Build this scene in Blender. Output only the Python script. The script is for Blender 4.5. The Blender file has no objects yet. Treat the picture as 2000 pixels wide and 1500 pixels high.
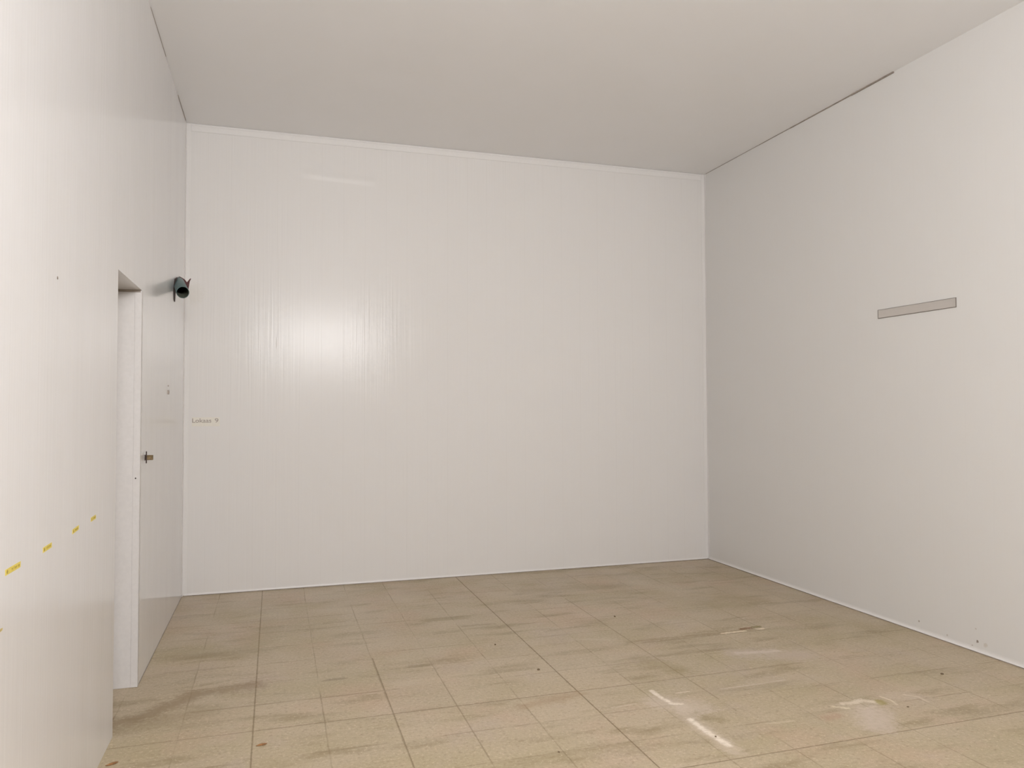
import bpy, bmesh, math, random
from mathutils import Vector, Matrix
random.seed(7)
scn = bpy.context.scene
C = scn.collection

# ------------------------------------------------------------ room dimensions (metres, camera above the origin)
CAM_H = 1.39
XL, XR = -0.6484, 3.7906          # left and right wall faces
YB, YR = 6.136, -1.6              # back wall face, rear wall face
ZC = CAM_H + 2.1515               # ceiling
DY0, DY1, DZ = 3.62, 4.230, CAM_H + 0.601   # doorway in the left wall
TH = 0.20                         # wall thickness

# ------------------------------------------------------------ node helpers
class N:
    def __init__(s, name):
        s.m = bpy.data.materials.new(name); s.m.use_nodes = True
        s.t = s.m.node_tree; s.t.nodes.clear()
        s.out = s.t.nodes.new('ShaderNodeOutputMaterial')
        s.b = s.t.nodes.new('ShaderNodeBsdfPrincipled')
        s.t.links.new(s.b.outputs[0], s.out.inputs[0])
    def new(s, k, **kw):
        n = s.t.nodes.new(k)
        for a, v in kw.items(): setattr(n, a, v)
        return n
    def put(s, sock, v):
        if isinstance(v, bpy.types.NodeSocket): s.t.links.new(v, sock)
        elif v is not None: sock.default_value = v
    def M(s, op, a, b=None, c=None, clamp=False):
        n = s.new('ShaderNodeMath', operation=op, use_clamp=clamp)
        s.put(n.inputs[0], a); s.put(n.inputs[1], b); s.put(n.inputs[2], c)
        return n.outputs[0]
    def V(s, op, a, b=None, scale=None):
        n = s.new('ShaderNodeVectorMath', operation=op)
        s.put(n.inputs[0], a)
        if b is not None: s.put(n.inputs[1], b)
        if scale is not None: s.put(n.inputs['Scale'], scale)
        return n.outputs['Value'] if op in ('DOT_PRODUCT', 'LENGTH', 'DISTANCE') else n.outputs[0]
    def pos(s):
        return s.new('ShaderNodeTexCoord').outputs['Object']
    def xyz(s, v):
        n = s.new('ShaderNodeSeparateXYZ'); s.put(n.inputs[0], v); return n.outputs
    def noise(s, v, scale, detail=2.0, rough=0.5):
        n = s.new('ShaderNodeTexNoise'); s.put(n.inputs['Vector'], v)
        n.inputs['Scale'].default_value = scale; n.inputs['Detail'].default_value = detail
        n.inputs['Roughness'].default_value = rough
        return n.outputs['Fac']
    def scl(s, v, k):
        return s.V('MULTIPLY', v, k)
    def ss(s, v, lo, hi, a=0.0, b=1.0):
        n = s.new('ShaderNodeMapRange', interpolation_type='SMOOTHSTEP')
        s.put(n.inputs[0], v)
        for i, q in enumerate((lo, hi, a, b)): s.put(n.inputs[i + 1], q)
        return n.outputs[0]
    def mix(s, f, a, b, mode='MIX'):
        n = s.new('ShaderNodeMix', data_type='RGBA', blend_type=mode)
        s.put(n.inputs[0], f)
        for i, q in ((6, a), (7, b)):
            if isinstance(q, tuple) and len(q) == 3: q = q + (1.0,)
            s.put(n.inputs[i], q)
        return n.outputs[2]
    def bump(s, h, dist=1.0, strength=1.0):
        n = s.new('ShaderNodeBump'); n.inputs['Strength'].default_value = strength
        n.inputs['Distance'].default_value = dist
        s.put(n.inputs['Height'], h); s.put(s.b.inputs['Normal'], n.outputs[0])
    def set(s, **kw):
        for k, v in kw.items():
            k = {'col': 'Base Color', 'rough': 'Roughness', 'metal': 'Metallic', 'spec': 'Specular IOR Level',
                 'coat': 'Coat Weight', 'coatr': 'Coat Roughness'}[k]
            if isinstance(v, tuple) and len(v) == 3: v = v + (1.0,)
            s.put(s.b.inputs[k], v)
        return s

def lin(r, g, b):
    f = lambda c: (c / 255 / 12.92) if c / 255 <= 0.04045 else ((c / 255 + 0.055) / 1.055) ** 2.4
    return (f(r), f(g), f(b))

def simple(name, rgb, rough=0.5, metal=0.0, spec=0.5, mottled=0.06, sc=60):
    n = N(name); p = n.pos()
    k = n.ss(n.noise(p, sc, 3), 0.3, 0.7)
    c0 = lin(*rgb); c1 = tuple(x * (1 - mottled * 2) for x in c0)
    n.set(col=n.mix(k, c0, c1), rough=rough, metal=metal, spec=spec)
    return n.m

WALL = lin(218, 217, 216)
def wall_mat(name, axis, u0=0.0107, step=0.1685, marks=(), dent=None, rough=0.20, spec=0.135, gv=0.06, glint=None, tone=WALL, streak=0.00030):
    n = N(name); p = n.pos(); c = n.xyz(p)
    u, z = c[axis], c[2]
    # tongue-and-groove joints of the plastic boards
    k = n.M('DIVIDE', n.M('SUBTRACT', u, u0), step)
    fr = n.M('ABSOLUTE', n.M('SUBTRACT', n.M('FRACT', n.M('ADD', k, 0.5)), 0.5))
    d = n.M('MULTIPLY', fr, step)
    groove = n.ss(d, 0.0, 0.0030, 1.0, 0.0)
    # fine vertical extrusion streaks
    sv = n.scl(p, (1, 1, 0.02)) 
    s1 = n.noise(sv, 70, 1, 0.6); s2 = n.noise(n.scl(p, (1, 1, 0.12)), 5, 0)
    h = n.M('ADD', n.M('MULTIPLY', groove, -0.00008), n.M('ADD', n.M('MULTIPLY', s1, streak), n.M('MULTIPLY', s2, 0.0010)))
    if glint:
        gd = n.M('SQRT', n.M('ADD', n.M('POWER', n.M('MULTIPLY', n.M('SUBTRACT', u, glint[0]), 1.0), 2.0), n.M('POWER', n.M('MULTIPLY', n.M('SUBTRACT', z, glint[1]), 0.12), 2.0)))
        h = n.M('ADD', h, n.M('MULTIPLY', n.ss(gd, 0.0, 0.007, 1.0, 0.0), 0.0012))
    if dent:
        (ax, az), (bx, bz) = dent
        slope = (bz - az) / (bx - ax)
        zz = n.M('SUBTRACT', z, n.M('MULTIPLY_ADD', n.M('SUBTRACT', u, ax), slope, az))
        g = n.ss(n.M('ABSOLUTE', zz), 0.0, 0.046, 1.0, 0.0)
        e = n.M('MULTIPLY', n.ss(u, ax - 0.10, ax + 0.08), n.ss(u, bx - 0.02, bx + 0.03, 1.0, 0.0))
        h = n.M('ADD', h, n.M('MULTIPLY', n.M('MULTIPLY', g, e), 0.0040))
    dust = n.noise(p, 9, 2, 0.6)
    col = n.mix(n.ss(dust, 0.35, 0.75, 0.0, 0.10), tone, lin(214, 208, 200))
    col = n.mix(n.M('MULTIPLY', groove, gv), col, lin(150, 138, 124))
    mn = n.noise(p, 90, 1) if marks else None
    for (mu, mz, r, a, rgb) in marks:
        q = n.M('SQRT', n.M('ADD', n.M('POWER', n.M('SUBTRACT', u, mu), 2.0), n.M('POWER', n.M('SUBTRACT', z, mz), 2.0)))
        q = n.M('ADD', q, n.M('MULTIPLY', n.M('SUBTRACT', mn, 0.5), r * 0.9))
        col = n.mix(n.M('MULTIPLY', n.ss(q, r * 0.5, r, 1.0, 0.0), a), col, lin(*rgb))
    n.bump(h)
    n.set(col=col, rough=rough, spec=spec)
    return n.m

M_back = wall_mat('white_boards_back', 0, tone=lin(214, 212, 210), streak=0.0006, dent=((0.193, CAM_H + 1.845), (0.772, CAM_H + 1.822)),
                  glint=(0.0107, CAM_H + 0.505),
                  marks=[(-0.59, CAM_H + 0.86, 0.10, 0.13, (190, 182, 160))])
M_left = wall_mat('white_boards_left', 1, u0=0.05, rough=0.17, spec=0.5, gv=0.03, tone=lin(221, 220, 220))
M_right = wall_mat('white_boards_right', 1, u0=0.03, gv=0.02, tone=lin(213, 212, 210), spec=0.2, rough=0.3,
                   marks=[(3.758, CAM_H - 1.322, 0.008, 0.7, (130, 112, 95)), (3.351, CAM_H - 1.329, 0.010, 0.8, (110, 92, 78)),
                          (3.385, CAM_H - 1.362, 0.007, 0.6, (140, 120, 100)), (3.554, CAM_H - 1.350, 0.007, 0.4, (150, 132, 112)),
                          (3.30, CAM_H - 1.335, 0.016, 0.35, (175, 160, 142)), (3.36, CAM_H - 1.26, 0.006, 0.4, (160, 142, 124))])

def ceil_mat():
    n = N('ceiling_panels'); p = n.pos()
    n1 = n.noise(p, 3.0, 4); 
    col = n.mix(n.ss(n1, 0.3, 0.75, 0, 0.25), lin(231, 231, 232), lin(228, 227, 225))
    n.set(col=col, rough=0.45, spec=0.35)
    n.bump(n.M('MULTIPLY', n.noise(n.scl(p, (1, 0.1, 1)), 4, 2), 0.001))
    return n.m
M_ceil = ceil_mat()

# ------------------------------------------------------------ floor: 30 cm vinyl tiles, worn
def floor_mat(x0, y0, x1, y1):
    """one zone of the floor: same tiles everywhere, plus the stains that reach this zone"""
    n = N('vinyl_tiles_worn')
    def near(pts, r):
        for a, b in zip(pts[:-1], pts[1:]):
            if max(a[0], b[0]) + r > x0 and min(a[0], b[0]) - r < x1 and max(a[1], b[1]) + r > y0 and min(a[1], b[1]) - r < y1: return True
        return False
    p = n.pos(); c = n.xyz(p)
    warp = n.noise(p, 7.0, 3); wx = n.M('MULTIPLY', n.M('SUBTRACT', warp, 0.5), 0.010)
    X = n.M('ADD', c[0], wx); Y = n.M('ADD', c[1], wx)
    TX, TY = 0.3006, 0.2952
    kx = n.M('DIVIDE', n.M('SUBTRACT', X, -0.0815), TX); ky = n.M('DIVIDE', n.M('SUBTRACT', Y, 3.499), TY)
    dx = n.M('MULTIPLY', n.M('ABSOLUTE', n.M('SUBTRACT', n.M('FRACT', n.M('ADD', kx, 0.5)), 0.5)), TX)
    dy = n.M('MULTIPLY', n.M('ABSOLUTE', n.M('SUBTRACT', n.M('FRACT', n.M('ADD', ky, 0.5)), 0.5)), TY)
    fade = n.ss(n.noise(p, 2.2, 3, 0.6), 0.36, 0.66)
    fade2 = n.ss(n.noise(n.V('ADD', p, (7, 3, 0)), 2.6, 3, 0.6), 0.40, 0.64)
    gx = n.M('MULTIPLY', n.ss(dx, 0.0010, 0.0048, 1, 0), n.M('MULTIPLY_ADD', fade, 0.42, 0.05))
    gy = n.M('MULTIPLY', n.ss(dy, 0.0010, 0.0060, 1, 0), n.M('MULTIPLY_ADD', fade2, 0.45, 0.03))
    gy = n.M('MULTIPLY', gy, n.ss(Y, 2.66, 2.72))
    # per-tile tone
    idv = n.new('ShaderNodeCombineXYZ'); n.put(idv.inputs[0], n.M('FLOOR', kx)); n.put(idv.inputs[1], n.M('FLOOR', ky))
    wn = n.new('ShaderNodeTexWhiteNoise', noise_dimensions='2D'); n.put(wn.inputs['Vector'], idv.outputs[0])
    base = n.mix(wn.outputs['Value'], lin(174, 159, 134), lin(180, 164, 139))
    # patchy yellowing, grey film and pinkish wear
    pa = n.noise(n.scl(p, (0.7, 1.3, 1)), 1.5, 5, 0.62)
    base = n.mix(n.ss(pa, 0.42, 0.66, 0, 0.75), base, lin(166, 152, 120))
    pb = n.noise(n.V('ADD', p, (11, 5, 0)), 1.9, 5, 0.6)
    base = n.mix(n.ss(pb, 0.50, 0.68, 0, 0.45), base, lin(184, 158, 136))
    pc = n.noise(n.V('ADD', p, (3, 17, 0)), 2.3, 5, 0.6)
    base = n.mix(n.ss(pc, 0.52, 0.70, 0, 0.65), base, lin(176, 160, 142))
    # grime drawn out sideways
    pd = n.noise(n.scl(p, (1.1, 4.0, 1)), 1.7, 6, 0.62)
    base = n.mix(n.ss(pd, 0.50, 0.70, 0, 0.75), base, lin(142, 126, 94))
    # terrazzo-like speckle
    sk = n.noise(p, 62, 4, 0.85)
    base = n.mix(n.ss(sk, 0.54, 0.66, 0, 0.60), base, lin(212, 196, 170))
    base = n.mix(n.ss(sk, 0.34, 0.46, 0.55, 0), base, lin(134, 114, 84))
    sl = n.noise(n.V('ADD', p, (2, 9, 0)), 45, 3, 0.6)
    base = n.mix(n.ss(sl, 0.56, 0.74, 0, 0.45), base, lin(130, 110, 82))

    nz = n.M('MULTIPLY', n.M('SUBTRACT', n.noise(p, 40, 5, 0.8), 0.5), 2.2)
    patch = n.ss(n.noise(n.V('ADD', p, (5, 5, 0)), 33, 4, 0.75), 0.34, 0.58, 0.55, 1.0)
    nzs = n.M('SUBTRACT', n.noise(p, 9, 3, 0.6), 0.5)
    p2 = n.V('MULTIPLY', p, (1, 1, 0))
    def seg(a, b, w, soft, jit=1.0, big=0.0):
        a = Vector((a[0], a[1], 0)); b = Vector((b[0], b[1], 0)); ba = b - a
        pa_ = n.V('SUBTRACT', p2, tuple(a))
        t = n.M('DIVIDE', n.V('DOT_PRODUCT', pa_, tuple(ba)), max(ba.length_squared, 1e-9), clamp=True)
        v = n.new('ShaderNodeVectorMath', operation='SCALE'); v.inputs[0].default_value = tuple(ba); n.put(v.inputs['Scale'], t)
        dd = n.V('DISTANCE', pa_, v.outputs[0])
        dd = n.M('ADD', dd, n.M('MULTIPLY', nz, jit * (w + soft)))
        if big: dd = n.M('ADD', dd, n.M('MULTIPLY', nzs, big))
        return n.ss(dd, w, w + soft, 1, 0)
    def many(pts, *a, **k):
        r = None
        for q, s_ in zip(pts[:-1], pts[1:]):
            m = seg(q, s_, *a, **k)
            r = m if r is None else n.M('MAXIMUM', r, m)
        return r
    col = base
    # dark joints
    dark = n.M('MAXIMUM', gx, gy)
    strong = [((-0.0815, 0.5), (-0.0815, 6.2), .70), ((1.4225, 2.0), (1.4235, 6.2), .85), ((2.023, 3.2), (2.023, 5.2), .55),
              ((0.520, 2.0), (0.525, 4.3), .7), ((1.2, 2.640), (4.0, 2.655), .75), ((-0.10, 3.499), (1.45, 3.499), .75),
              ((1.45, 3.50), (2.75, 3.515), .6), ((-0.45, 3.500), (-0.1, 3.499), .5), ((-0.38, 3.80), (0.6, 3.80), .45),
              ((0.82, 2.9), (0.82, 3.85), .5), ((-0.55, 4.40), (-0.2, 4.40), .5), ((0.7, 5.43), (1.5, 5.43), .35),
              ((3.55, 3.83), (3.75, 3.83), .5), ((2.2, 4.10), (3.3, 4.11), .35), ((-0.10, 4.985), (0.85, 4.985), .35)]
    for a, b, k in strong:
        if not near([a, b], 0.02): continue
        dark = n.M('MAXIMUM', dark, n.M('MULTIPLY', seg(a, b, 0.0004, 0.0048, 0.6), k))
    col = n.mix(n.M('MULTIPLY', dark, 0.85), col, lin(104, 86, 58))
    # brown grime by the doorway and along joints
    for pts, w, s_, a, rgb, big in [
        ([(-0.70, 3.74), (-0.55, 3.82), (-0.36, 4.02), (-0.10, 4.08)], 0.01, 0.09, 0.60, (128, 106, 74), 0.14),
        ([(-0.62, 3.70), (-0.30, 3.80)], 0.01, 0.12, 0.35, (130, 110, 76), 0.14),
        ([(-0.45, 4.70), (-0.15, 4.60), (-0.05, 5.0)], 0.02, 0.16, 0.35, (140, 124, 82), 0.2),
        ([(1.12, 3.40), (1.42, 3.47)], 0.01, 0.05, 0.45, (150, 122, 88), 0.08),
        ([(0.95, 4.95), (1.20, 4.95)], 0.01, 0.06, 0.40, (136, 118, 76), 0.08),
        ([(1.15, 4.75), (1.35, 4.74)], 0.002, 0.02, 0.5, (120, 100, 66), 0.03),
        ([(0.25, 4.03), (0.35, 4.03)], 0.004, 0.02, 0.5, (112, 96, 66), 0.03),
        ([(0.70, 4.10), (0.80, 4.10)], 0.004, 0.03, 0.5, (120, 106, 70), 0.03),
        ([(2.36, 2.86), (2.42, 2.87)], 0.003, 0.05, 0.45, (164, 126, 100), 0.05),
        ([(1.95, 3.78), (2.05, 3.60)], 0.02, 0.10, 0.40, (138, 122, 76), 0.12),
        ([(2.0, 4.13), (2.85, 4.12)], 0.002, 0.03, 0.45, (128, 108, 66), 0.03),
        ([(2.79, 4.150), (2.86, 4.155)], 0.006, 0.018, 0.9, (122, 84, 46), 0.0),
        ([(2.89, 4.16), (2.93, 4.165)], 0.008, 0.018, 0.8, (120, 108, 48), 0.0),
        ([(2.05, 3.85), (2.5, 3.84)], 0.003, 0.03, 0.35, (124, 104, 68), 0.04),
        ([(1.85, 3.02), (1.89, 2.99)], 0.01, 0.04, 0.40, (130, 114, 72), 0.04),
        ([(3.0, 4.9), (3.3, 4.8)], 0.03, 0.2, 0.25, (140, 122, 84), 0.2),
        ([(1.8, 5.5), (2.6, 5.45)], 0.01, 0.10, 0.35, (132, 114, 76), 0.12),
        ([(2.6, 5.1), (3.1, 4.6)], 0.02, 0.14, 0.25, (144, 128, 86), 0.15)]:
        if not near(pts, (w + s_) * 1.6 + big * 0.5): continue
        col = n.mix(n.M('MULTIPLY', many(pts, w, s_, 1.2, big), a), col, lin(*rgb))
    # greyish-white scuffs
    for pts, w, s_, a, rgb, jit, big in [
        ([(1.74, 3.25), (1.88, 3.14)], 0.03, 0.09, 0.60, (198, 183, 168), 1.0, 0.05),
        ([(1.80, 3.16), (1.77, 3.00), (1.78, 2.70)], 0.012, 0.05, 0.50, (202, 186, 170), 1.0, 0.03),
        ([(1.770, 3.39), (1.772, 3.29), (1.785, 3.22), (1.82, 3.20)], 0.004, 0.016, 0.95, (230, 218, 202), 0.8, 0.012),
        ([(1.772, 3.03), (1.772, 2.92), (1.780, 2.84), (1.785, 2.76)], 0.005, 0.020, 0.95, (230, 218, 202), 0.7, 0.012),
        ([(1.87, 3.330), (1.94, 3.330)], 0.001, 0.008, 0.75, (216, 202, 184), 0.8, 0.0),
        ([(1.50, 3.26), (1.62, 3.27)], 0.001, 0.012, 0.45, (208, 194, 176), 1.2, 0.0),
        ([(2.11, 3.31), (2.29, 3.31), (2.48, 3.32)], 0.001, 0.012, 0.55, (204, 190, 172), 1.4, 0.0),
        ([(2.10, 3.28), (2.60, 3.30)], 0.02, 0.10, 0.25, (186, 172, 158), 1.0, 0.1),
        ([(2.50, 3.755), (2.60, 3.74), (2.74, 3.72)], 0.006, 0.030, 0.80, (212, 198, 184), 1.3, 0.03),
        ([(2.50, 3.76), (2.80, 3.62)], 0.03, 0.12, 0.60, (188, 173, 160), 1.0, 0.08),
        ([(2.63, 4.108), (2.79, 4.112)], 0.004, 0.014, 1.0, (222, 206, 180), 0.8, 0.0),
        ([(2.89, 4.120), (2.93, 4.120)], 0.004, 0.014, 1.0, (222, 206, 180), 0.8, 0.0),
        ([(2.07, 2.89), (2.20, 2.88)], 0.001, 0.009, 0.60, (210, 196, 172), 1.2, 0.0),
        ([(2.54, 2.975), (2.60, 2.97), (2.66, 2.985), (2.71, 2.93)], 0.006, 0.020, 0.80, (218, 204, 184), 0.9, 0.02),
        ([(2.48, 2.955), (2.53, 2.92)], 0.003, 0.012, 0.75, (216, 204, 178), 2.0, 0.0),
        ([(2.58, 2.90), (2.66, 2.90)], 0.003, 0.014, 0.45, (206, 192, 172), 1.2, 0.0),
        ([(2.775, 2.99), (2.79, 2.94), (2.775, 2.89)], 0.002, 0.008, 0.75, (214, 200, 176), 0.7, 0.0),
        ([(2.83, 2.98), (2.90, 2.96)], 0.02, 0.05, 0.35, (198, 182, 164), 1.2, 0.03),
        ([(2.90, 2.975), (2.945, 2.93), (2.94, 2.875)], 0.001, 0.012, 0.55, (212, 198, 178), 0.9, 0.0),
        ([(2.60, 2.84), (2.51, 2.73)], 0.035, 0.08, 0.70, (198, 182, 168), 0.8, 0.06),
        ([(0.60, 3.86), (1.00, 3.90)], 0.01, 0.05, 0.25, (200, 186, 160), 1.2, 0.05),
        ([(-0.2, 5.35), (0.0, 5.40)], 0.01, 0.05, 0.30, (190, 178, 150), 1.4, 0.05),
        ([(1.70, 4.28), (1.95, 4.20)], 0.004, 0.03, 0.30, (196, 182, 160), 1.4, 0.03),
        ([(2.95, 5.02), (3.10, 4.95)], 0.004, 0.03, 0.30, (192, 176, 146), 1.4, 0.03)]:
        if not near(pts, (w + s_) * 1.6 + big * 0.5): continue
        col = n.mix(n.M('MULTIPLY', n.M('MULTIPLY', many(pts, w, s_, jit, big), patch), a), col, lin(*rgb))
    if near([(2.73, 2.94), (2.72, 2.92)], 0.06): col = n.mix(n.M('MULTIPLY', seg((2.73, 2.94), (2.72, 2.925), 0.012, 0.022, 0.6), 0.75), col, lin(146, 132, 66))
    rough = n.M('ADD', n.ss(n.noise(p, 3, 4), 0.3, 0.7, 0.30, 0.46), n.M('MULTIPLY', dark, 0.25))
    n.set(col=col, rough=rough, spec=0.42)
    h = n.M('ADD', n.M('MULTIPLY', dark, -0.0008), n.M('MULTIPLY', n.noise(p, 6, 3), 0.0012))
    n.bump(h)
    return n.m

M_trim = simple('white_plastic_trim', (217, 215, 213), 0.28, mottled=0.01, spec=0.2)
M_lin = simple('grey_white_door_lining', (200, 197, 195), 0.35, mottled=0.02, spec=0.3)
M_seal = simple('grey_joint_sealant', (158, 148, 138), 0.7, mottled=0.15, sc=20)
M_alu = None
def alu():
    n = N('brushed_aluminium'); p = n.pos()
    s = n.noise(n.scl(p, (1, 1.0, 60)), 6, 3, 0.6)
    n.set(col=n.mix(s, lin(198, 193, 188), lin(212, 207, 202)), rough=0.34, metal=0.55)
    n.bump(n.M('MULTIPLY', s, 0.00015)); return n.m
M_alu = alu()
M_alu_edge = simple('aluminium_edge', (140, 132, 124), 0.45, 0.6)
M_teal = simple('teal_pipe_plastic', (88, 112, 112), 0.42, mottled=0.10, sc=30)
M_inner = simple('dark_pipe_bore', (128, 132, 116), 0.55, mottled=0.2, sc=40)
M_rag = simple('dark_red_sealing_tape', (98, 58, 58), 0.75, mottled=0.25, sc=90)
M_brass = simple('tarnished_brass', (128, 108, 76), 0.40, 0.5, mottled=0.2, sc=80)
M_dark = simple('dark_oxidised_metal', (74, 58, 54), 0.6, 0.3, mottled=0.2, sc=80)
M_yel = simple('yellow_sticker_vinyl', (228, 208, 96), 0.45, mottled=0.05, sc=150)
M_ink = simple('olive_sticker_ink', (166, 146, 52), 0.5, mottled=0.05)
M_paper = simple('cream_label_tape', (216, 212, 202), 0.5, mottled=0.02)
M_text = simple('grey_label_ink', (158, 150, 142), 0.6, mottled=0.03)
M_chip = simple('orange_brown_bark', (156, 112, 70), 0.8, mottled=0.25, sc=120)
M_crumb = simple('dark_brown_grit', (122, 104, 82), 0.85, mottled=0.25, sc=160)
M_steel = simple('dull_screw_steel', (150, 140, 130), 0.45, 0.5)

# ------------------------------------------------------------ mesh helpers
def link(name, bm, mat, parent=None, kind=None, smooth=False, loc=(0, 0, 0)):
    me = bpy.data.meshes.new(name); bmesh.ops.recalc_face_normals(bm, faces=bm.faces); bm.to_mesh(me); bm.free()
    for q in me.polygons: q.use_smooth = smooth
    me.materials.append(mat)
    o = bpy.data.objects.new(name, me); C.objects.link(o); o.location = loc
    if parent is not None: o.parent = parent
    if kind: o['kind'] = kind
    return o
def box(bm, lo, hi, bev=0.0):
    lo = Vector(lo); hi = Vector(hi)
    r = bmesh.ops.create_cube(bm, size=1.0)
    for v in r['verts']: v.co = Vector(((lo[i] + hi[i]) / 2 + v.co[i] * (hi[i] - lo[i])) for i in range(3))
    if bev:
        es = set(e for v in r['verts'] for e in v.link_edges)
        bmesh.ops.bevel(bm, geom=list(es), offset=bev, segments=2, affect='EDGES', profile=0.5)
    return bm
def boxes(*bs, bev=0.0):
    bm = bmesh.new()
    for lo, hi in bs: box(bm, lo, hi, bev)
    return bm
def thing(name, label, cat, loc, group=None):
    o = bpy.data.objects.new(name, None); C.objects.link(o); o.location = loc
    o.empty_display_size = 0.05
    return tag(o, label, cat, group)
def tag(o, label, cat, group=None):
    o['label'] = label; o['category'] = cat
    if group: o['group'] = group
    return o
def sweep(bm, prof, a, b):
    """profile in a plane: list of offset vectors, swept straight from a to b, capped"""
    a, b = Vector(a), Vector(b)
    A = [bm.verts.new(a + Vector(q)) for q in prof]; B = [bm.verts.new(b + Vector(q)) for q in prof]
    k = len(prof)
    for i in range(k): bm.faces.new((A[i], A[(i + 1) % k], B[(i + 1) % k], B[i]))
    bm.faces.new(A); bm.faces.new(B[::-1])

# ------------------------------------------------------------ shell
FX = [XL - TH - 0.6, -0.25, 0.5, 1.0, 1.5, 1.95, 2.3, 2.7, 3.2, XR + TH]
FY = [YR - TH, 2.6, 3.15, 3.6, 4.0, 4.5, 5.2, YB + TH]
bm = bmesh.new(); V = [[bm.verts.new((x, y, 0)) for y in FY] for x in FX]; fmats = []
for i in range(len(FX) - 1):
    for j in range(len(FY) - 1):
        f = bm.faces.new((V[i][j], V[i + 1][j], V[i + 1][j + 1], V[i][j + 1])); f.material_index = len(fmats)
        fmats.append(floor_mat(FX[i], FY[j], FX[i + 1], FY[j + 1]))
q = bmesh.ops.extrude_face_region(bm, geom=list(bm.faces)); bmesh.ops.translate(bm, vec=(0, 0, -0.10), verts=[e for e in q['geom'] if isinstance(e, bmesh.types.BMVert)])
fl = link('floor', bm, fmats[0], kind='structure')
for m_ in fmats[1:]: fl.data.materials.append(m_)
link('ceiling', boxes(((XL - TH, YR - TH, ZC), (XR + TH, YB + TH, ZC + 0.12))), M_ceil, kind='structure')
link('wall_back', boxes(((XL - TH, YB, 0), (XR + TH, YB + TH, ZC))), M_back, kind='structure')
link('wall_right', boxes(((XR, YR, 0), (XR + TH, YB, ZC))), M_right, kind='structure')
link('wall_rear', boxes(((XL - TH, YR - TH, 0), (XR + TH, YR, ZC))), M_back, kind='structure')
link('wall_left', boxes(((XL - TH, YR, 0), (XL, DY0, ZC)), ((XL - TH, DY1, 0), (XL, YB, ZC)),
                        ((XL - TH, DY0, DZ), (XL, DY1, ZC))), M_left, kind='structure')

# doorway: lining, edge trims and the closed leaf on the far side of the wall
door = link('door_1', boxes(((XL - TH - 0.045, DY0 - 0.05, 0.004), (XL - TH - 0.002, DY1 + 0.05, DZ + 0.05)), bev=0.003), M_trim, kind='structure')
link('door_lining', boxes(((XL - TH, DY1 - 0.006, 0.001), (XL - 0.030, DY1 - 0.0005, DZ - 0.012))), M_lin, parent=door, kind='structure')
bm = boxes(((XL - 0.030, DY1 - 0.008, 0.001), (XL + 0.0015, DY1 - 0.0005, DZ - 0.004)),
           ((XL + 0.0002, DY1 - 0.008, 0.001), (XL + 0.002, DY1 + 0.020, DZ + 0.0)), bev=0.0006)
link('trim_1', bm, M_lin, kind='structure')
bm = boxes(((XL - TH, DY1 - 0.010, DZ - 0.012), (XL - 0.004, DY1 - 0.002, DZ - 0.0005)))
link('trim_2', bm, M_seal, kind='structure')
# corner angles, full height
t = 0.0025
bm = boxes(((XR - 0.036, YB - t, 0.02), (XR - 0.0005, YB - 0.0002, ZC - 0.003)),
           ((XR - t, YB - 0.020, 0.02), (XR - 0.0002, YB - t, ZC - 0.003)), bev=0.0006)
link('trim_3', bm, M_trim, kind='structure')
bm = boxes(((XL + 0.0005, YB - t, 0.02), (XL + 0.032, YB - 0.0002, ZC - 0.003)),
           ((XL + 0.0002, YB - 0.05, 0.02), (XL + t, YB - t, ZC - 0.003)), bev=0.0006)
link('trim_4', bm, M_trim, kind='structure')
# flat crown strip on the back wall
bm = boxes(((XL + 0.034, YB - 0.004, ZC - 0.060), (XR - 0.038, YB - 0.0002, ZC - 0.003)),
           ((XL + 0.034, YB - 0.0065, ZC - 0.018), (XR - 0.038, YB - 0.004, ZC - 0.010)), bev=0.001)
link('trim_5', bm, M_trim, kind='structure')
# dark joint between right wall and ceiling (gaps of uneven width), and along the back left
def seam(name, pts_w, axis, fixed):
    bm = bmesh.new()
    for (a, b, w) in pts_w:
        if axis == 'y': box(bm, (fixed - w, a, ZC - w), (fixed - 0.0002, b, ZC - 0.0002))
        else: box(bm, (a, fixed - w, ZC - w), (b, fixed - 0.0002, ZC - 0.0002))
    return link(name, bm, M_seal, kind='structure')
seam('trim_6', [(5.3, YB - 0.03, 0.003), (4.9, 5.3, 0.004), (4.25, 4.9, 0.006), (3.87, 4.25, 0.009)], 'y', XR)
bm = bmesh.new()
for a, b, w in [(3.9, 4.3, .0015), (4.4, 5.0, .002), (5.6, YB - .06, .003)]:
    box(bm, (XL + 0.0002, a, ZC - w), (XL + w, b, ZC - 0.0002))
link('trim_7', bm, M_seal, kind='structure')
# coved skirting
def cove(name, a, b, nrm, hgt=0.022, dep=0.010):
    nx, ny = nrm
    prof = [(nx * 0.0002, ny * 0.0002, 0.006), (nx * dep, ny * dep, 0.006)]
    for i in range(1, 6):
        th = i / 5 * math.pi / 2
        d = dep * (1 - math.sin(th)) + 0.0004; z = 0.006 + hgt * (1 - math.cos(th))
        prof.append((nx * d, ny * d, z))
    prof.append((nx * 0.0002, ny * 0.0002, 0.006 + hgt))
    bm = bmesh.new(); sweep(bm, prof, a, b)
    return link(name, bm, M_trim, kind='structure', smooth=False)
cove('baseboard_right', (XR, YR + 0.02, 0), (XR, YB - 0.012, 0), (-1, 0))
cove('baseboard_back', (XL + 0.012, YB, 0), (XR - 0.012, YB, 0), (0, -1), 0.014, 0.007)
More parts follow.
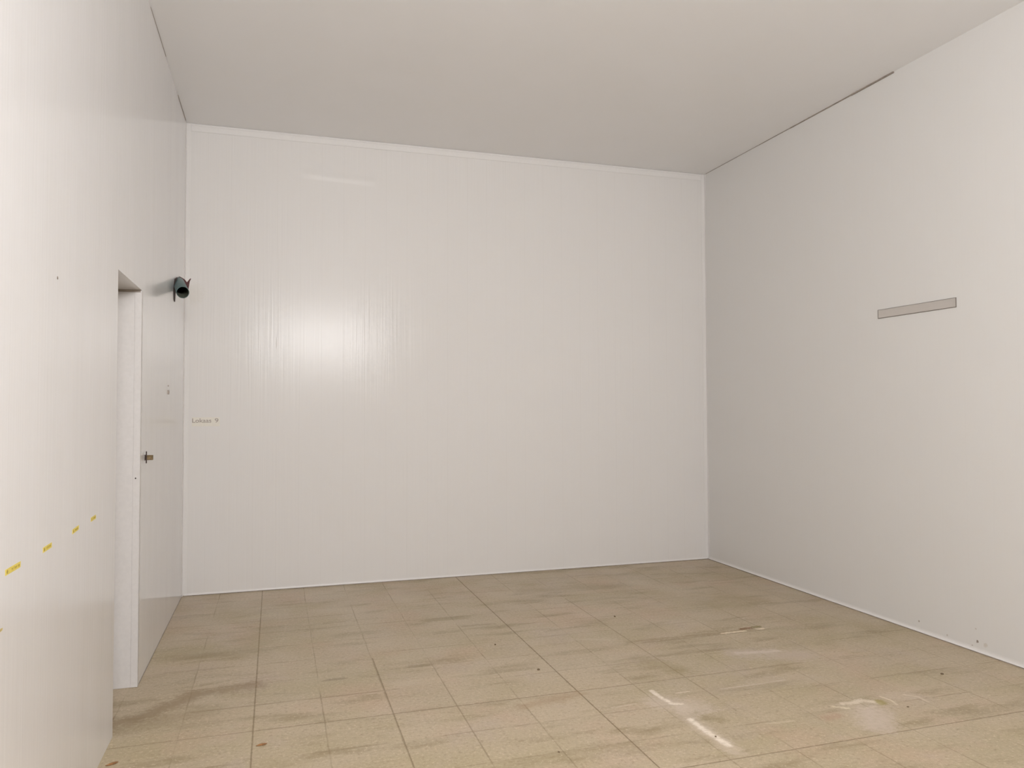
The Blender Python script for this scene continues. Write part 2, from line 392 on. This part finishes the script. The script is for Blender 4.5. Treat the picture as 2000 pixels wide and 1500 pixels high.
# dark gap under the skirting
link('trim_8', boxes(((XR - 0.009, YR + 0.02, 0.0), (XR - 0.0004, YB - 0.006, 0.0062)), ((XL + 0.006, YB - 0.006, 0.0), (XR - 0.009, YB - 0.0004, 0.0062)),
                     ((XL + 0.0004, DY1 + 0.025, 0.0), (XL + 0.002, YB - 0.006, 0.003))), M_seal, kind='structure')

# ------------------------------------------------------------ drain pipe stub
def tube_mesh(p0, p1, ro, ri, seg=40):
    """open-ended pipe from p0 (inside the wall) to p1 (mouth)"""
    p0, p1 = Vector(p0), Vector(p1); d = (p1 - p0).normalized()
    u = d.cross(Vector((0, 0, 1))).normalized(); v = d.cross(u)
    rings = []
    bm = bmesh.new()
    for P, r in ((p0, ro), (p1 - d * 0.002, ro), (p1, ro - 0.0012), (p1, ri + 0.0012), (p1 - d * 0.002, ri), (p0 + d * 0.02, ri)):
        rings.append([bm.verts.new(P + (u * math.cos(2 * math.pi * i / seg) + v * math.sin(2 * math.pi * i / seg)) * r) for i in range(seg)])
    for a, b in zip(rings[:-1], rings[1:]):
        for i in range(seg): bm.faces.new((a[i], a[(i + 1) % seg], b[(i + 1) % seg], b[i]))
    return bm, d
END = Vector((-0.566, 5.245, CAM_H + 0.742)); BASE = Vector((-0.658, 5.80, CAM_H + 0.895))
root = thing('drain_pipe', 'short teal pipe stub jutting from the left wall by the far corner', 'pipe', BASE)
inv = Matrix.Translation(-BASE)
def rel(bm):
    bmesh.ops.transform(bm, matrix=inv, verts=bm.verts); return bm
bm, d = tube_mesh(BASE, END, 0.0385, 0.0350)
link('pipe_wall', rel(bm), M_teal, root, smooth=True)
bm = bmesh.new()    # bore lining and the blind end deep inside
u = d.cross(Vector((0, 0, 1))).normalized(); v = d.cross(u)
r1 = []; r2 = []
for i in range(40):
    a = 2 * math.pi * i / 40; w = (u * math.cos(a) + v * math.sin(a)) * 0.0346
    r1.append(bm.verts.new(END - d * 0.004 + w)); r2.append(bm.verts.new(BASE + d * 0.03 + w))
for i in range(40): bm.faces.new((r1[i], r1[(i + 1) % 40], r2[(i + 1) % 40], r2[i]))
bm.faces.new(r2)
link('bore', rel(bm), M_inner, root, smooth=True)
# torn sealing collar around the root of the pipe
bm = bmesh.new()
def shard(pts, thick=0.004):
    """closed polygon given as x, y, z points, thickened along y"""
    f = [bm.verts.new(Vector(q)) for q in pts]; g = [bm.verts.new(Vector(q) + Vector((0, thick, 0))) for q in pts]
    k = len(pts); bm.faces.new(f); bm.faces.new(g[::-1])
    for i in range(k): bm.faces.new((f[i], g[i], g[(i + 1) % k], f[(i + 1) % k]))
def px(u_, v_, y):           # a direction through the photograph's pixel, cut at depth y (used only to size the shards)
    R = ((0.95461062, -0.29783767, -0.00335868), (-0.00594197, -0.03031633, 0.99952269), (0.29779733, 0.95413502, 0.03071004))
    c = ((u_ - 1000) / 1484.03, -(v_ - 750) / 1484.03, 1.0)
    w = [sum(c[i] * R[i][j] for i in range(3)) for j in range(3)]
    k = y / w[1]; return (max(w[0] * k, XL + 0.001), y, w[2] * k + CAM_H)
def poly(pts, y): shard([px(a, b, y) for a, b in pts])
poly([(346, 546), (351, 540), (356, 542.5), (361, 546), (365, 551), (366.5, 549.5), (369.5, 546), (372, 543.5), (373, 544.5), (370.5, 550), (369.5, 556), (368.5, 562), (367.5, 569), (363, 565), (354, 556)], 5.74)
link('torn_collar', rel(bm), M_rag, root)
bm = bmesh.new()
y0 = 5.50
pts = [(y0, .728), (y0 + .03, .716), (y0 + .05, .76), (y0 + .10, .84), (y0 + .14, .90), (y0 + .02, .87), (y0 - .02, .80)]
f = [bm.verts.new(Vector((XL + 0.001, a, CAM_H + b))) for a, b in pts]; g = [bm.verts.new(Vector((XL + 0.005, a, CAM_H + b))) for a, b in pts]
bm.faces.new(f); bm.faces.new(g[::-1])
for i in range(len(pts)): bm.faces.new((f[i], g[i], g[(i + 1) % len(pts)], f[(i + 1) % len(pts)]))
link('tape_flap', rel(bm), M_dark, root)

# ------------------------------------------------------------ latch beside the doorway
LO = Vector((XL - 0.0006, 4.385, CAM_H - 0.256))
lt = thing('door_latch', 'small tarnished brass latch stub on the left wall beside the doorway', 'latch', LO)
bm = boxes(((0.0002, -0.008, -0.016), (0.003, 0.010, 0.014)), bev=0.001)
link('back_plate', bm, M_dark, lt)
bm = boxes(((0.004, -0.008, -0.014), (0.040, 0.010, 0.012)), bev=0.003)
link('stub', bm, M_brass, lt, smooth=False)
bm = bmesh.new(); bmesh.ops.create_cone(bm, cap_ends=True, segments=16, radius1=0.0028, radius2=0.0028, depth=0.062)
bmesh.ops.translate(bm, vec=(0.009, -0.009, 0.001), verts=bm.verts)
link('pin', bm, M_dark, lt, smooth=False)

# ------------------------------------------------------------ metal strip on the right wall
z0, z1, ya, yb = CAM_H + 0.5785, CAM_H + 0.6305, 3.444, 4.040
st = thing('metal_strip', 'narrow horizontal brushed aluminium strip on the right wall', 'metal strip', (XR + 0.0006, (ya + yb) / 2, z0))
hy = (yb - ya) / 2; H = z1 - z0
bm = boxes(((-0.0035, -hy, 0), (-0.0002, hy, H)), bev=0.0006); link('face_plate', bm, M_alu, st)
bm = boxes(((-0.0050, -hy, -0.0035), (-0.0002, hy, -0.0002)), ((-0.0045, -hy, H + .0002), (-0.0002, hy, H + 0.0018)),
           ((-0.0045, -hy - 0.003, -0.0035), (-0.0002, -hy - .0002, H + 0.0018)), ((-0.0045, hy + .0002, -0.0035), (-0.0002, hy + 0.003, H + 0.0018)))
link('edge_rim', bm, M_alu_edge, st)

# ------------------------------------------------------------ yellow stickers on the left wall (one row)
def sticker(y0, y1, za, zb, label, seed, tilt=0.0, ink=True):
    """za, zb: centre heights at the near and the far end"""
    L = y1 - y0; rnd = random.Random(seed)
    r = thing('yellow_sticker', label, 'sticker', (XL - 0.0004, (y0 + y1) / 2, (za + zb) / 2), 'yellow stickers in a row on the left wall')
    r.rotation_euler = (math.atan2(zb - za, L), 0, 0)
    h = 0.0078
    bm = boxes(((0.0002, -L / 2, -h), (0.0008, L / 2, h)), bev=0.0002); link('backing', bm, M_yel, r)
    bm = bmesh.new()
    if ink:
        # round symbol at the near end
        cy = -L / 2 + 0.015
        c = [bm.verts.new((0.0012, cy + 0.0052 * math.cos(a), 0.0052 * math.sin(a))) for a in [i * math.pi / 3 for i in range(6)]]
        g = [bm.verts.new((0.0008, q.co.y, q.co.z)) for q in c]
        bm.faces.new(c); bm.faces.new(g[::-1])
        for i in range(6): bm.faces.new((c[i], g[i], g[(i + 1) % 6], c[(i + 1) % 6]))
    link('symbol', bm, M_ink, r) if ink else bm.free()
    bm = bmesh.new(); y = -L / 2 + L * 0.40
    while y < L / 2 - 0.010:
        w = rnd.uniform(0.0016, 0.0026); hh = rnd.choice((0.0030, 0.0030, 0.0045))
        box(bm, (0.0008, y, -0.0030), (0.0012, y + w, hh))
        if rnd.random() < 0.7: box(bm, (0.0008, y + w, rnd.choice((-0.0030, 0.0005))), (0.0012, y + w + 0.0022, rnd.choice((0.0022, 0.0030))))
        y += w + 0.0044
    link('printed_line', bm, M_ink, r)
    return r
sticker(2.229, 2.351, CAM_H - .4145, CAM_H - .4155, 'yellow sticker at the near end of the row, largest and clearest to read', 1)
sticker(2.556, 2.650, CAM_H - .4160, CAM_H - .4150, 'yellow sticker second nearest in the row, next to the largest one', 2)
sticker(2.897, 2.987, CAM_H - .4150, CAM_H - .4115, 'yellow sticker third along the row, second from the doorway', 3)
sticker(3.166, 3.250, CAM_H - .4115, CAM_H - .4105, 'yellow sticker at the far end of the row, closest to the doorway', 4)
r = thing('sticker_scrap', 'torn yellowed tape scrap on the left wall below the sticker row', 'tape scrap', (XL - 0.0008, 2.207, CAM_H - .5505))
bm = bmesh.new(); v_ = [bm.verts.new(q) for q in [(0.0006, -0.03, -.004), (0.0006, .008, -.0035), (0.0006, .012, .001), (0.0006, .004, .0035), (0.0006, -.03, .004)]]
f = bm.faces.new(v_); e = bmesh.ops.extrude_face_region(bm, geom=[f]); bmesh.ops.translate(bm, vec=(0.0005, 0, 0), verts=[q for q in e['geom'] if isinstance(q, bmesh.types.BMVert)])
link('scrap', bm, simple('aged_yellow_tape', (196, 178, 120), 0.6), r)

# ------------------------------------------------------------ printed label on the back wall
r = thing('wall_label', 'cream label strip reading Lokaas 9 on the back wall near the left corner', 'label', (-0.497, YB + 0.0004, CAM_H - 0.101))
bm = boxes(((-0.094, -0.0010, -0.034), (0.102, -0.0002, 0.034)), bev=0.0003); link('tape', bm, M_paper, r)
def lettering(txt, size, x, z, name, parent, mat):
    cu = bpy.data.curves.new('lettering', 'FONT'); cu.body = txt; cu.size = size; cu.extrude = 0.0004
    cu.offset = 0.0006
    ob = bpy.data.objects.new('tmp', cu); C.objects.link(ob)
    bpy.context.view_layer.update()
    me = bpy.data.meshes.new_from_object(ob.evaluated_get(bpy.context.evaluated_depsgraph_get()))
    bpy.data.objects.remove(ob); me.materials.clear(); me.materials.append(mat)
    me.transform(Matrix.Rotation(math.pi / 2, 4, 'X'))
    xs = [q.co.x for q in me.vertices]; zs = [q.co.z for q in me.vertices]
    me.transform(Matrix.Translation((-min(xs), 0, -min(zs))))
    o = bpy.data.objects.new(name, me); C.objects.link(o); o.parent = parent; o.location = (x, -0.0015, z)
    return o, max(xs) - min(xs)
o, w = lettering('Lokaas', 0.044, -0.092, -0.006, 'lettering', r, M_text); o.scale.x = 0.134 / w
o, w = lettering('9', 0.044, 0.066, -0.006, 'numeral', r, M_text); o.scale.x = 0.026 / w

# ------------------------------------------------------------ small fixings
def screw(loc, nrm, rad, name, label, mat, cat='screw'):
    r = thing(name, label, cat, loc)
    q = Vector(nrm).to_track_quat('Z', 'Y').to_matrix().to_4x4()
    bm = bmesh.new(); k = 20; rings = []
    for z, rr in ((0.0002, rad), (0.0012, rad), (0.0022, rad * 0.75), (0.0026, rad * 0.35)):
        rings.append([bm.verts.new(q @ Vector((rr * math.cos(2 * math.pi * i / k), rr * math.sin(2 * math.pi * i / k), z))) for i in range(k)])
    for a, b in zip(rings[:-1], rings[1:]):
        for i in range(k): bm.faces.new((a[i], a[(i + 1) % k], b[(i + 1) % k], b[i]))
    bm.faces.new(rings[0][::-1]); bm.faces.new(rings[-1]); link('head', bm, mat, r, smooth=True)
    return r
screw((XL - 0.0004, 2.668, CAM_H + 0.4075), (1, 0, 0), 0.005, 'screw', 'tiny grey screw head high on the left wall before the doorway', M_steel)
screw((-0.669 + 0.003, DY1 - 0.008, CAM_H - 0.350), (0, -1, 0), 0.0035, 'screw', 'tiny dark screw head in the white doorway reveal', M_dark)
r = thing('cable_clip', 'tiny grey clip on the left wall between the latch and the far corner', 'clip', (XL - 0.0006, 5.255, CAM_H + 0.106))
link('clip_body', boxes(((0.0002, -0.022, -0.016), (0.008, 0.012, 0.010)), bev=0.002), M_steel, r)
link('pin', boxes(((0.0002, -0.010, 0.034), (0.006, 0.002, 0.042)), bev=0.001), M_steel, r)

# ------------------------------------------------------------ debris on the floor
def grit(x, y, sx, sy, sz, label, mat, seed, name='grit_crumb', cat='crumb', rz=0.0):
    rnd = random.Random(seed); bm = bmesh.new(); bmesh.ops.create_icosphere(bm, subdivisions=2, radius=1.0)
    ph = [rnd.uniform(0, 6) for _ in range(6)]
    for q in bm.verts:
        k = 1 + 0.16 * math.sin(3 * q.co.x + ph[0]) + 0.16 * math.sin(4 * q.co.y + ph[1]) + 0.1 * math.sin(5 * q.co.z + ph[2])
        q.co = Vector((q.co.x * k * sx, q.co.y * k * sy, max(q.co.z, -0.55) * sz))
    mz = min(q.co.z for q in bm.verts)
    for q in bm.verts: q.co.z -= mz
    o = link(name, bm, mat, smooth=False, loc=(x, y, 0.0002)); o.rotation_euler.z = rz
    tag(o, label, cat)
    return o
G = [(1.340, 3.840, .009, .010, .007, 'dark grit crumb on the middle of the floor, biggest and darkest of the crumbs'),
     (1.240, 4.320, .007, .008, .005, 'dark grit crumb farther back, beside the strong dark floor joint'),
     (2.160, 4.650, .008, .010, .005, 'dark grit crumb nearest the back wall, right of centre'),
     (3.310, 3.140, .012, .008, .005, 'flat dark crumb at far right, out from the right wall'),
     (1.100, 2.910, .006, .007, .004, 'small dark crumb at the front centre of the floor'),
     (1.780, 2.842, .005, .006, .004, 'tiny dark crumb lying in the long white scuff'),
     (2.800, 2.850, .009, .006, .003, 'thin dark crumb just in front of the torn white scuffs at right')]
for i, (x, y, sx, sy, sz, lb) in enumerate(G): grit(x, y, sx * .75, sy * .75, sz * .8, lb, M_crumb, 10 + i)
grit(-0.600, 3.345, .022, .008, .004, 'orange-brown wood chip on the floor at the foot of the left wall', M_chip, 31, 'wood_chip', 'wood chip', 0.5)
grit(-0.045, 3.345, .022, .008, .004, 'orange-brown wood chip beside the dark floor joint, front left', M_chip, 32, 'wood_chip', 'wood chip', 0.25)

# ------------------------------------------------------------ light
def area(name, loc, target, sx, sy, power, col=(1.0, 0.965, 0.925)):
    L = bpy.data.lights.new(name, 'AREA'); L.shape = 'RECTANGLE'; L.size = sx; L.size_y = sy; L.energy = power; L.color = col
    o = bpy.data.objects.new(name, L); C.objects.link(o); o.location = loc
    o.rotation_euler = (Vector(target) - Vector(loc)).to_track_quat('-Z', 'Y').to_euler()
    return o
area('room_lamp', (0.75, -1.05, CAM_H + 1.17), (0.1, 3.0, CAM_H + 1.45), 1.7, 0.70, 199, (1.0, 0.982, 0.982))

w = bpy.data.worlds.new('world'); scn.world = w; w.use_nodes = True
w.node_tree.nodes['Background'].inputs[0].default_value = (0.8, 0.8, 0.8, 1); w.node_tree.nodes['Background'].inputs[1].default_value = 0.0

# ------------------------------------------------------------ camera
cam = bpy.data.cameras.new('camera'); co = bpy.data.objects.new('camera', cam); C.objects.link(co)
cam.sensor_width = 36.0; cam.lens = 1484.03 / 2000 * 36; cam.clip_start = 0.05
right = Vector((0.95461062, -0.29783767, -0.00335868)); up = Vector((-0.00594197, -0.03031633, 0.99952269)); fwd = Vector((0.29779733, 0.95413502, 0.03071004))
m = Matrix((right, up, -fwd)).transposed().to_4x4(); m.translation = Vector((0, 0, CAM_H)); co.matrix_world = m
scn.camera = co

scn.view_settings.view_transform = 'Standard'; scn.view_settings.look = 'None'
scn.view_settings.exposure = 0.0; scn.view_settings.gamma = 1.0; scn.view_settings.use_curve_mapping = False
scn.cycles.max_bounces = 7; scn.cycles.diffuse_bounces = 6; scn.cycles.glossy_bounces = 3; scn.cycles.transmission_bounces = 0
scn.cycles.use_adaptive_sampling = True; scn.cycles.adaptive_threshold = 0.08; scn.cycles.adaptive_min_samples = 16
scn.cycles.caustics_reflective = False; scn.cycles.caustics_refractive = False
